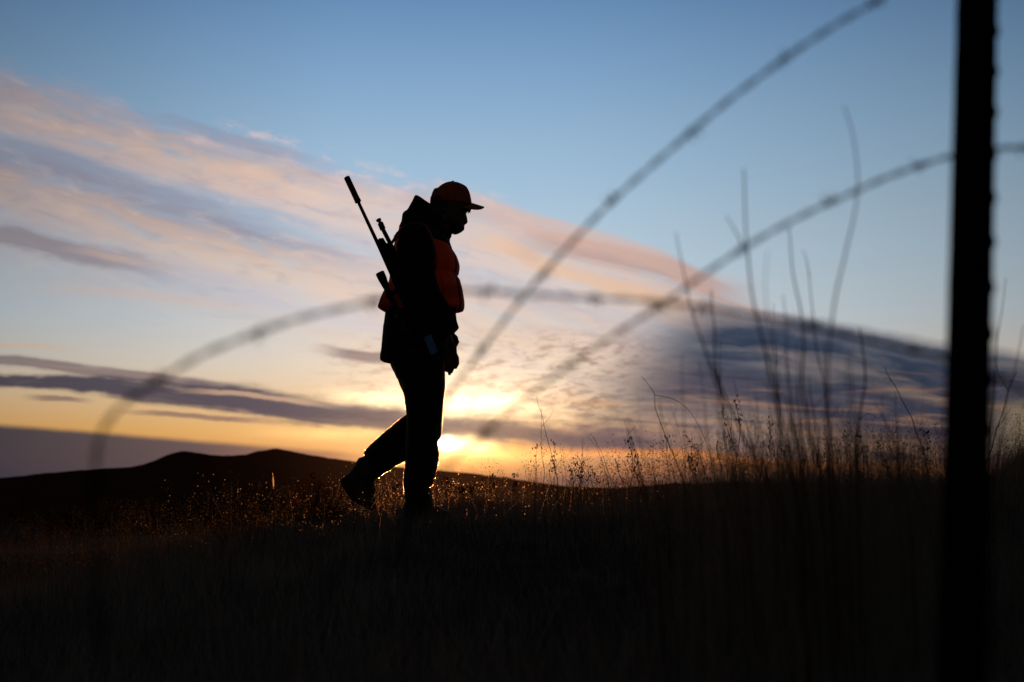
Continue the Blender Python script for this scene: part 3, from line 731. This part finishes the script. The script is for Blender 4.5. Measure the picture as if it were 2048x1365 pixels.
hand(body, (894, 672), (900, 708), [[(901, 720), (901, 733), (899, 741)], [(902, 722), (902, 737), (901, 748)], [(903, 721), (903, 735), (901, 744)], [(906, 717), (908, 728), (905, 736)]],
     [((900, 682), -.0), ((909, 696), -.035), ((910, 712), -.040), ((908, 724), -.036)], -.215, .0115, Vector((.68, .73, 0)))
hand(body, (900, 664), (906, 686), [[(912, 690), (908, 700), (900, 702)], [(913, 688), (909, 699), (901, 702)], [(912, 686), (908, 696), (901, 699)], [(910, 684), (907, 692), (901, 695)]],
     [((902, 668), .0), ((912, 676), -.03), ((914, 684), -.034)], .20)
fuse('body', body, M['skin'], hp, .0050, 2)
for s_ in (-1, 1):
    e = MB(); e.add(*ball(P(926.0, 432.5, YH+s_*.031), .0105)); e.build('eye', M['glass'], hp)
# hair: cap of locks at the nape and a fringe under the brim
hb = MB()
loft(hb, [(861, 396, 905, 398, .078), (860, 408, 900, 412, .081), (861, 422, 890, 424, .080), (864, 436, 884, 438, .074), (868, 446, 882, 447, .06)])
rh = random.Random(5)
for i in range(46):
    s_ = rh.uniform(-1, 1); x0 = 930+6*math.cos(s_*1.3)+rh.uniform(-4, 2)
    x0 += 3; p0 = P(x0-3, 414, YH+s_*.055); p1 = P(x0+rh.uniform(-1, 2), 419, YH+s_*.058); p2 = P(x0-1+rh.uniform(-2, 2.5), 421+rh.uniform(1, 7), YH+s_*.058)
    hb.tube([p0, p1, p2], [.0035, .003, .0006], 5)
for i in range(60):
    s_ = rh.choice((-1, 1)); x0 = rh.uniform(866, 892)
    hb.tube([P(x0, 404, YH+s_*.078), P(x0-1, 425, YH+s_*.084), P(x0-2+rh.uniform(-3, 3), 440+rh.uniform(0, 10), YH+s_*.076)], [.006, .006, .001], 5)
hb.build('hair', M['hair'], hp)
# beard
bd = MB(); loft(bd, [(884, 444, 924, 447, .070), (888, 452, 928, 455, .060), (893, 458, 928.4, 459, .052), (897, 464, 922, 464.5, .042), (900, 468, 914, 468.6, .028)])
fuse('beard', bd, M['hair'], hp, .004, 1, .003, (90, 90, 90))
# neck gaiter with folds
gt = MB()
loft(gt, [(868, 446, 902.5, 466, .066), (866, 452, 902.8, 473, .070), (862, 456, 900.2, 478, .072), (860, 460, 899, 481, .075), (856, 462, 895.5, 484, .078), (852, 464, 897, 492, .085)])
fuse('neck_gaiter', gt, M['jacket'], hp, .004, 1, .003, (40, 40, 80))

# trousers
tr = MB(); legs(tr); rear_leg(tr)
loft(tr, [(774, 690, 890, 690, .165), (778, 715, 890, 715, .172), (784, 738, 890, 738, .165), (797, 760, 888, 762, .12)])
tro = fuse('trousers', tr, M['trousers'], hp, .0055, 2, .006, (9, 9, 16))
def fuzz(o, n, ln, m, zmax):
    me = o.data; nv = len(me.vertices); co = np.empty(nv*3); no = np.empty(nv*3)
    me.vertices.foreach_get('co', co); me.vertices.foreach_get('normal', no); co = co.reshape(-1, 3); no = no.reshape(-1, 3)
    ok = np.where(co[:, 2] < zmax)[0]; i = rng.choice(ok, n)
    c = co[i]+rng.normal(0, .0015, (n, 3)); d = no[i]+rng.normal(0, .45, (n, 3)); d /= np.linalg.norm(d, axis=1)[:, None]
    s = np.cross(d, rng.normal(0, 1, (n, 3))); s /= np.linalg.norm(s, axis=1)[:, None]; w = .00025
    L = rng.uniform(.5, 1.2, n)[:, None]*ln
    V = np.stack([c-s*w-no[i]*.001, c+s*w-no[i]*.001, c+d*L], 1).reshape(-1, 3); b = np.arange(n)*3
    wl = np.array(hp.location); V = V+wl
    f = link('cloth_fuzz', V, np.stack([b, b+1, b+2], 1), m, hp, False)
    f.parent = o; f['kind'] = 'stuff'
fuzz(tro, 42000, .0034, M['fuzz'], .72)
# jacket with sleeves, hood and collar
jk = MB()
loft(jk, [(844, 440, 897, 480, .085), (828, 446, 899, 484, .13), (808, 455, 903, 492, .175), (798, 470, 906, 506, .195), (792, 490, 910, 525, .195), (788, 520, 911, 545, .185), (783, 550, 909, 560, .178),
          (777, 585, 911, 590, .172), (772.5, 612, 912, 612, .172), (769, 640, 909, 640, .175), (765.5, 672, 899, 672, .18), (762.5, 700, 892, 700, .185), (760, 718, 889.5, 722, .188), (762.5, 723.5, 889, 727, .186)], sub=5, power=2.5)
slN = [(812, 449, 850, 450, .050), (802, 458, 860, 462, .068), (796, 480, 867, 482, .074), (793, 510, 869, 508, .072), (795, 540, 868.5, 536, .068), (801, 575, 875, 568, .064), (806, 600, 885, 590, .062), (818, 630, 899, 612, .058),
       (838, 655, 911, 628, .054), (856, 674, 913, 641, .050), (872, 688, 918.5, 655.5, .046), (876, 691, 916.5, 659.5, .045)]
loft(jk, slN, -.215, sub=5); loft(jk, [(r[0]+3, r[1], r[2]-1, r[3]-3, r[4]) for r in slN], .20, sub=5)
loft(jk, [(799, 466, 884, 478, .12), (799, 455, 884, 466, .13), (803.5, 442, 880, 456, .125), (804, 431, 872, 448, .12), (806.5, 426, 876, 438, .115), (813, 422.5, 874, 428, .108), (817.5, 416, 871, 420, .10), (822, 408, 866, 413, .09), (827, 399, 857, 407, .075), (830, 393.5, 846, 399.5, .055), (832.5, 392.5, 838, 394.5, .02)], sub=5)
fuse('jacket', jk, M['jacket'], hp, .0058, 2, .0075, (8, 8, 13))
# vest: front panels, back panel, loose back hem
def shell(name, rows, a0, a1, m, parent, thick=.004, seg=40, power=2.5, disp=.004, sub=5, rim=True, dyk=0.0):
    """part of a lofted surface between two angles (0 = front, 180 = back, negative side = near)"""
    V = []; rows = crom([tuple(r) for r in rows], sub); n = len(rows)
    for layer in (0, 1):
        for row in rows:
            lx, ly, rx, ry, hd = row[:5]; b0, b1 = (row[5], row[6]) if len(row) > 5 else (a0, a1)
            L = P(lx, ly, YH+dyk); Rr = P(rx, ry, YH+dyk); c = (L+Rr)/2; e = (Rr-L)/2
            for j in range(seg+1):
                a = math.radians(b0+(b1-b0)*j/seg); ca, sa = math.cos(a), math.sin(a)
                o_ = e*math.copysign(abs(ca)**(2/power), ca) + Vector((0, hd, 0))*math.copysign(abs(sa)**(2/power), sa)
                p = c+o_; p = p+o_.normalized()*((disp*mn.noise(p*14)) - layer*thick); V.append(p)
    w = seg+1; N = n*w; F = []
    for i in range(n-1):
        for j in range(seg):
            a = i*w+j; F.append((a, a+1, a+w+1, a+w)); F.append((N+a, N+a+w, N+a+w+1, N+a+1))
    for j in range(seg):
        F.append((j, N+j, N+j+1, j+1)); a = (n-1)*w+j; F.append((a, a+1, N+a+1, N+a))
    for i in range(n-1):
        a = i*w; F.append((a, a+w, N+a+w, N+a)); a = i*w+seg; F.append((a, N+a, N+a+w, a+w))
    return link(name, V, F, m, parent)
vrows = [(815, 452, 898.5, 488, .150), (804, 462, 905, 500, .185), (797, 478, 913.5, 514, .200), (792, 500, 918.6, 532.5, .205), (790, 525, 917.5, 546, .203), (788, 545, 914.5, 553, .200), (786, 560, 921, 564, .200),
         (783, 580, 924, 590, .198), (778, 605, 927.5, 612, .198), (776, 616, 926, 621.5, .196)]
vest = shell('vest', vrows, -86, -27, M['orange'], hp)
vest['label'] = 'blaze orange vest over the charcoal jacket'
v2 = shell('vest_panel', vrows, -22, 86, M['orange'], vest)
zp = shell('zip', [(r[0], r[1], r[2]+.4, r[3], r[4]+.001) for r in vrows], -27.6, -21.4, M['zip'], vest, seg=6)
shell('back_panel', [(800, 459, 900, 492, .192), (792, 478, 905, 505, .203), (787, 505, 905, 530, .203), (783, 535, 905, 555, .198), (778, 565, 905, 580, .194), (766, 590, 905, 600, .192), (758, 608, 905, 612, .192), (757, 616, 905, 620, .190), (768, 623.5, 905, 626, .188)], 94, 266, M['orange'], vest)
for rws, ang in (([(790, 566, 921, 566, .205), (790, 575, 925.5, 582, .207), (786, 600, 929, 606, .207), (782, 618, 928.5, 618, .203)], (-66, -33)), ([(790, 566, 921, 566, .205), (790, 575, 925, 582, .207), (786, 600, 928.5, 606, .207), (782, 618, 928, 618, .203)], (-17, 30))):
    shell('pocket', rws, ang[0], ang[1], M['orange'], vest, thick=.006)
# cap
cp = MB()
loft(cp, [(861, 405, 943.4, 410.5, .086), (860.8, 398, 943.2, 405, .087), (863.5, 391, 941.6, 395, .086), (869, 383.5, 938.5, 383.5, .080), (877, 375.5, 933.5, 375, .068), (886, 369, 926, 370, .052), (895, 365.4, 917, 366.3, .032), (902, 364, 910, 364.4, .010)], sub=5)
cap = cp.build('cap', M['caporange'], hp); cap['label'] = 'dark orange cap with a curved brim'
bt = MB(); bt.add(*ball(P(905.5, 363.8, YH), .008, 8, (1, 1, .7))); bt.build('button', M['caporange'], cap)
V = []; nu, nv = 24, 10      # brim: curved peak
for layer in (0, 1):
    for i in range(nu+1):
        s_ = -1+2*i/nu; dy = s_*.083
        edge = math.sqrt(max(0, 1-abs(s_)**6))
        for j in range(nv+1):
            t = j/nv; x0 = 943.2-(1-math.sqrt(max(0, 1-(s_*.93)**2)))*26; x1 = x0+(968-943.2)*edge+.6
            x = x0+(x1-x0)*t; z = 405.2+(x-941)*.31 + (s_**2)*13.0
            V.append(P(x, z+layer*2.0, YH+dy))
w = nv+1; N = (nu+1)*w; F = []
for i in range(nu):
    for j in range(nv):
        a = i*w+j; F += [(a, a+w, a+w+1, a+1), (N+a, N+a+1, N+a+w+1, N+a+w)]
    a = i*w+nv; F.append((a, a+w, N+a+w, N+a)); a = i*w; F.append((a, N+a, N+a+w, a+w))
for j in range(nv):
    F.append((j, j+1, N+j+1, N+j)); a = nu*w+j; F.append((a, N+a, N+a+1, a+1))
link('brim', V, F, M['caporange'], cap)
# boots
b1 = MB()
loft(b1, [(810.5, 972, 858, 968, .050), (809, 982, 862, 981, .056), (809.5, 996, 865.5, 996, .056), (811, 1010, 868.5, 1008, .056), (811, 1022, 872, 1018, .052)], NEAR)
loft(b1, [(808, 1008, 808, 1034, .030), (814, 1003, 814, 1037, .040), (835, 1000, 835, 1038, .045), (856, 1003, 856, 1038, .048), (874, 1011, 874, 1038, .052), (892, 1020, 892, 1038, .050), (902, 1026, 902, 1037, .036), (905, 1030, 905, 1035, .02)], NEAR, power=2.8)
o1 = fuse('boot', b1, M['boot'], hp, .0045, 1, .003, (20, 20, 40))
sl = MB(); loft(sl, [(806, 1034, 806, 1041, .032), (814, 1034, 814, 1042, .043), (850, 1035, 850, 1042, .048), (885, 1035, 885, 1042, .054), (903, 1033, 903, 1041, .038), (908, 1031, 908, 1036, .02)], NEAR, power=3.5); sl.build('sole', M['rubber'], o1)
b2 = MB()
loft(b2, [(734, 910, 760, 950, .048), (724, 914, 752, 959, .052), (716, 918, 749.5, 966, .053), (706, 937, 750.5, 974, .052), (697, 947, 750, 981, .048), (687, 958, 750, 989, .045), (689, 970, 751, 997, .048), (697, 983, 752.5, 1005, .051), (708, 996, 753.5, 1012, .051), (722, 1006, 754.5, 1017, .045), (738, 1013, 753, 1019, .030)], FAR, power=2.6)
o2 = fuse('boot', b2, M['boot'], hp, .0045, 1, .003, (20, 20, 40))
sl = MB(); loft(sl, [(680.5, 960, 689, 954.5, .040), (682.5, 968, 692, 962, .044), (692, 984, 700, 978, .047), (704, 998.5, 711, 992, .051), (718, 1009.5, 724, 1003, .048), (737, 1018, 740, 1011, .036), (746, 1020.5, 747, 1014, .02)], FAR, power=3.2); sl.build('sole', M['rubber'], o2)
for (dy, rows) in ((NEAR, [((820, 988), (864, 988)), ((820, 998), (867, 998)), ((824, 1007), (870, 1008)), ((830, 1013), (880, 1016))]), ):
    lc = MB()
    for (a, b) in rows:
        lc.tube([P(b[0]+.6, b[1], YH+dy-.018), P(b[0]+1.6, b[1]+1, YH+dy), P(b[0]+.6, b[1]+1.6, YH+dy+.018)], .0022, 6)
    lc.build('laces', M['zip'], o1)

# ------------------------------------------------------------------ rifle, slung on the near shoulder
RY = YH-.345
rf = empty('hunting_rifle', P(846, 700, RY)); tag(rf, 'black scoped rifle with suppressor and folded bipod slung on the hunter\'s back', 'rifle')
def RP(px, py, d=0.0): return P(px, py, RY+d)
def cyl(name, pts, rads, m, parent=rf, n=20):
    mb = MB(); mb.tube([RP(*p) for p in pts], [r*.001 for r in rads], n); return mb.build(name, m, parent)
px1 = K*RY*1000   # millimetres per photo pixel here
sup = cyl('suppressor', [(692.9, 354.0), (693.2, 354.6), (694.2, 356.8), (711.6, 394), (714.0, 399), (714.4, 399.8), (716.8, 405), (717.2, 405.8)], [11, 14.5, 15.6, 15.6, 15.6, 16.6, 16.2, 12], M['gun'])
cyl('barrel', [(716, 403), (722, 416), (745, 465), (760, 497), (775, 529), (790, 561)], [8.5, 8.6, 9.2, 10.0, 12, 13.5], M['gun'])
cyl('receiver', [(786, 552.5), (789, 559), (812, 608), (819, 623), (821, 627)], [12, 16.5, 16.5, 16.5, 12], M['gun'])
# stock: side outline as (bore side, belly side)
st_rows = [(753.5, 481, 760, 477.8, .012), (756, 487, 766, 482.5, .018), (760, 496, 775, 489.5, .021), (766, 509, 787, 499.5, .023), (778, 534, 800, 524, .024), (790, 560, 815, 549, .024), (804, 591, 830, 580, .024), (812, 609, 838, 597, .024),
           (822, 628, 848, 617, .023), (832, 642, 862, 628, .021), (838, 655, 866, 644, .019), (842, 664, 866, 655, .018), (846, 676, 868, 664, .019), (854, 697, 880, 684, .020), (864, 717, 891, 705, .020), (866, 722, 893, 710, .018)]
sk = MB(); 
dy_ = RY-YH; loft(sk, st_rows, dy_, sub=4, power=3.0); 
loft(sk, [(846, 622, 862, 616, .018), (852, 636, 868, 630, .018), (862, 652, 880, 643, .018), (866, 660, 882, 651, .016)], dy_, power=2.6)   # pistol grip
stk = fuse('stock', sk, M['stock'], rf, .004, 1)
bp_ = MB(); loft(bp_, [(865, 719.5, 892.5, 707, .019), (867.5, 725, 895, 712.5, .020), (868, 726.5, 895, 714, .017)], dy_, power=3); bp_.build('butt_pad', M['rubber'], stk)
pt = MB(); loft(pt, [(848.2, 677.3, 863.2, 669.3, .0235), (862.2, 712.8, 877.4, 704.2, .0235)], dy_, power=5, sub=6); q = pt.build('sleeve_patch', M['patch'], stk); q['label'] = 'pale blue grey cloth band round the stock'
sc_ = empty('scope', RP(785, 603)); 
bpy.data.objects.remove(sc_)
scope = cyl('scope', [(759.2, 545.4), (759.6, 546.2), (760.6, 548.3), (764.8, 557.5), (771.5, 572.5), (774.6, 579.5), (786, 604), (790, 612.5), (794, 621), (806, 646.5), (809, 653), (816, 668), (817, 670)],
            [20, 22.6, 23.2, 22.4, 17.5, 15, 15, 15, 15, 15, 18.5, 20, 17], M['gun'], rf, 24)
ob = MB(); ob.tube([RP(759.1, 545.2), RP(759.3, 545.6)], [.019, .019], 24); ob.build('objective_lens', M['glass'], scope)
for (x, y) in ((779, 589), (800, 633.5)):
    a = RP(x-3, y-6.4); b = RP(x+3, y+6.4); mb = MB(); mb.tube([a+(b-a)*.05, a+(b-a)*.95], [.0185, .0185], 20)
    c = RP(x+9, y-3.5); t = (b-a).normalized(); nrm = (RP(x+12, y-5.6)-RP(x, y)).normalized()
    mb.box(c, t*.011, Vector((0, .011, 0)), nrm*.014); mb.build('scope_ring', M['gun'], scope)
tu = MB(); tu.tube([RP(790, 612.5, 0), RP(790, 612.5, -.030)], [.014, .013], 16); c0 = RP(790, 612.5); nrm = (RP(778, 618)-RP(790, 612.5)).normalized(); tu.tube([c0, c0+nrm*.030], [.014, .0135], 16); tu.build('turret', M['gun'], scope)
bh = MB(); bh.tube([RP(818, 618, -.012), RP(822, 620, -.035), RP(830, 628, -.050)], [.005, .0045, .0045], 10); bh.add(*ball(RP(832, 630, -.052), .011)); bh.build('bolt_handle', M['gun'], rf)
tg = MB(); tg.tube([RP(834, 628), RP(843, 622), RP(852, 627), RP(852, 636)], .003, 8); tg.build('trigger_guard', M['gun'], rf)
# bipod
bpd = MB(); bpd.box(RP(780, 502, 0), (RP(780, 488.6)-RP(777, 490))*2.6, Vector((0, .022, 0)), (RP(779.5, 496)-RP(777, 491))*1.3)
bpd.tube([RP(758, 484), RP(760, 480.5), RP(764, 480), RP(768, 486), RP(773, 495)], [.006, .011, .012, .010, .010], 12)
bpd.tube([RP(764, 484), RP(768, 487.5), RP(777, 489.8)], [.010, .007, .006], 10)
bip = bpd.build('bipod', M['gun'], rf)
for s_ in (-1, 1):
    lg = MB(); d0, d1 = s_*.030, s_*.016
    lg.tube([RP(791, 508, d1), RP(784, 494.5, d1), RP(765.6, 458.5, d0)], [.0115, .0112, .0110], 14)
    lg.tube([RP(766.2, 459.5, d0), RP(765.8, 458.8, d0), RP(760.6, 446.5, d0), RP(760.2, 445.8, d0)], [.012, .0152, .0148, .012], 14)
    lg.tube([RP(761, 447.5, d0), RP(757.5, 440.5, d0)], [.0085, .0085], 12)
    L_ = lg.build('leg', M['gun'], bip)
    ft = MB(); ft.tube([RP(758.6, 443.2, d0), RP(758.2, 442.4, d0), RP(756.6, 438.9, d0), RP(756.2, 438.2, d0)], [.009, .0134, .0138, .010], 14); ft.build('foot', M['rubber'], L_)
# sling
def sp_(px, py, d): return P(px, py, YH+d)
s1 = crom([tuple(sp_(784, 486, -.325)), tuple(sp_(791, 475.5, -.30)), tuple(sp_(798, 466, -.285)), tuple(sp_(806, 456.5, -.25)), tuple(sp_(818, 448.5, -.225)), tuple(sp_(830, 445.6, -.215)), tuple(sp_(842, 447, -.235)), tuple(sp_(852, 453.5, -.27)), tuple(sp_(860, 465, -.292)), tuple(sp_(865.5, 480, -.296)), tuple(sp_(869.5, 495, -.290)), tuple(sp_(871.5, 512, -.27)), tuple(sp_(872, 540, -.19))], 5)
sg = MB(); 
for ring_rng, wd in (((0, 13), (.35, .45, .9)), ((12, len(s1)), (.25, 1, .12))):
    sg.ribbon([Vector(p) for p in s1[ring_rng[0]:ring_rng[1]]], .024, .003, wd)

sg.ribbon([sp_(784, 517, -.325), sp_(789, 511, -.32), sp_(793, 508, -.30)], .02, .003, (.7, .7, 0)); sg.build('sling', M['caporange'], rf)

# ------------------------------------------------------------------ fence
def fence_post():
    top = P(1955, -180, 1.43); bot = P(1916, 1480, 1.205)
    ax = (bot-top).normalized(); gz = float(gh(bot.x, bot.y)); bot = bot+ax*((bot.z-gz)/abs(ax.z)+.05)
    o = empty('fence_post', bot); tag(o, 'dark studded steel fence post standing close at the right', 'fence post')
    L = (bot-top).length; side = Vector((1, 0, 0)); side = (side-ax*side.dot(ax)).normalized(); dep = ax.cross(side).normalized()
    # T section: flange on the right (studded face), web running left
    def sec(c, pts): return [c+side*a+dep*b for a, b in pts]
    T = [(.0175, -.017), (.0175, .017), (.0135, .017), (.0125, .003), (-.0185, .0022), (-.0185, -.0022), (.0125, -.003), (.0135, -.017)]
    R = []
    for i in range(61):
        c = top+ax*L*i/60; k = 1+.03*mn.noise(Vector((i*.5, 0, 0)))
        R.append(sec(c, [(a*k, b) for a, b in T]))
    mb = MB(); mb.rings(R); pst = mb.build('post', M['post'], o, False)
    n = int(L/.0466)
    for i in range(1, n-2):
        c = top+ax*(.012+i*.0466); st_ = MB()
        st_.rings([sec(c+ax*dz, [(.0165, -.010), (.0165, .010), (.0165+h_, .009), (.0165+h_, -.009)]) for dz, h_ in ((-.016, .0006), (-.009, .0030), (-.003, .0056), (.003, .0058), (.008, .0036), (.013, .0006))])
        st_.build('stud', M['post'], o)
    return o
fence_post()
def wire(pts, label, barb0=.03, brk=.0975, r=.00100, seed=0):
    """pts: (px, py, depth). two strands twisted round each other with four-point barbs"""
    path = [P(a, b, Y) for a, b, Y in crom(pts, 14)]
    # resample evenly
    d = [0]; 
    for a, b in zip(path, path[1:]): d.append(d[-1]+(b-a).length)
    step = .0035; n = int(d[-1]/step); A = np.array([tuple(p) for p in path]); s = np.linspace(0, d[-1], n)
    Q = [Vector((np.interp(t, d, A[:, 0]), np.interp(t, d, A[:, 1]), np.interp(t, d, A[:, 2]))) for t in s]
    o = empty('barbed_wire', Q[0]); tag(o, label, 'barbed wire')
    t0 = (Q[1]-Q[0]).normalized(); u = t0.orthogonal().normalized(); fr = []
    for i, p in enumerate(Q):
        t = (Q[min(i+1, n-1)]-Q[max(i-1, 0)]).normalized(); u = (u-t*u.dot(t)).normalized(); fr.append((t, u, t.cross(u)))
    for k in (0, 1):
        pp = [p+(f[1]*math.cos(s[i]/.026*math.pi+k*math.pi)+f[2]*math.sin(s[i]/.026*math.pi+k*math.pi))*r*1.35 for i, (p, f) in enumerate(zip(Q, fr))]
        MB().tube(pp, r, 6).build('strand', M['wire'], o)
    rw = random.Random(seed); x = barb0
    while x < d[-1]-.01:
        i = min(n-1, int(x/step)); t, u_, w_ = fr[i]; c = Q[i]; mb = MB()
        hel = [c+t*(-.004+.008*j/20)+(u_*math.cos(j*.63)+w_*math.sin(j*.63))*.0028 for j in range(21)]
        mb.tube(hel, .0009, 6)
        for q in range(4):
            an = rw.uniform(0, 6.28); dd = (u_*math.cos(an)+w_*math.sin(an)); b0 = c+t*(-.004 if q < 2 else .004)
            mb.tube([b0+dd*.002, b0+dd*.006+t*rw.uniform(-.002, .002), b0+dd*.010], [.0008, .0007, .0003], 6)
        mb.build('barb', M['wire'], o); x += brk*rw.uniform(.95, 1.05)
    return o
wire([(1830, -50, 1.22), (1755, 2, 1.22), (1680, 45, 1.22), (1600, 96, 1.23), (1515, 157, 1.24), (1440, 215, 1.25), (1370, 275, 1.26), (1300, 335, 1.27), (1225, 402, 1.28), (1150, 478, 1.29), (1075, 560, 1.31), (1040, 602, 1.32), (985, 672, 1.34), (930, 745, 1.37), (880, 812, 1.40), (840, 868, 1.44), (815, 915, 1.50)],
     'upper barbed wire springing from behind the hunter to the top edge', .045, seed=1)
wire([(2110, 292, 1.30), (2048, 295, 1.30), (1975, 299, 1.31), (1905, 312, 1.32), (1840, 332, 1.32), (1770, 357, 1.31), (1700, 388, 1.30), (1640, 415, 1.30), (1565, 452, 1.29), (1490, 495, 1.29), (1410, 548, 1.28), (1330, 605, 1.28), (1260, 650, 1.27), (1180, 702, 1.26), (1100, 760, 1.25), (1030, 816, 1.24), (960, 876, 1.22), (900, 930, 1.2), (850, 985, 1.18), (815, 1050, 1.15), (800, 1140, 1.1)],
     'middle barbed wire crossing the post and drooping down to the left', .03, seed=2)
wire([(2120, 815, 1.22), (2048, 782, 1.24), (1975, 748, 1.27), (1885, 716, 1.30), (1780, 692, 1.28), (1670, 664, 1.27), (1560, 640, 1.26), (1450, 622, 1.25), (1330, 605, 1.24), (1200, 597, 1.22), (1090, 592, 1.20), (970, 583, 1.18), (860, 586, 1.16), (760, 600, 1.14), (680, 618, 1.12), (590, 640, 1.10), (490, 675, 1.08), (400, 712, 1.06), (320, 760, 1.04), (258, 800, 1.02), (222, 835, 1.01), (202, 870, 1.0), (192, 920, .99), (190, 990, .98), (192, 1080, .98), (196, 1200, .97), (202, 1340, .97)],
     'lower barbed wire arching across the picture and falling at the left', .06, seed=3)
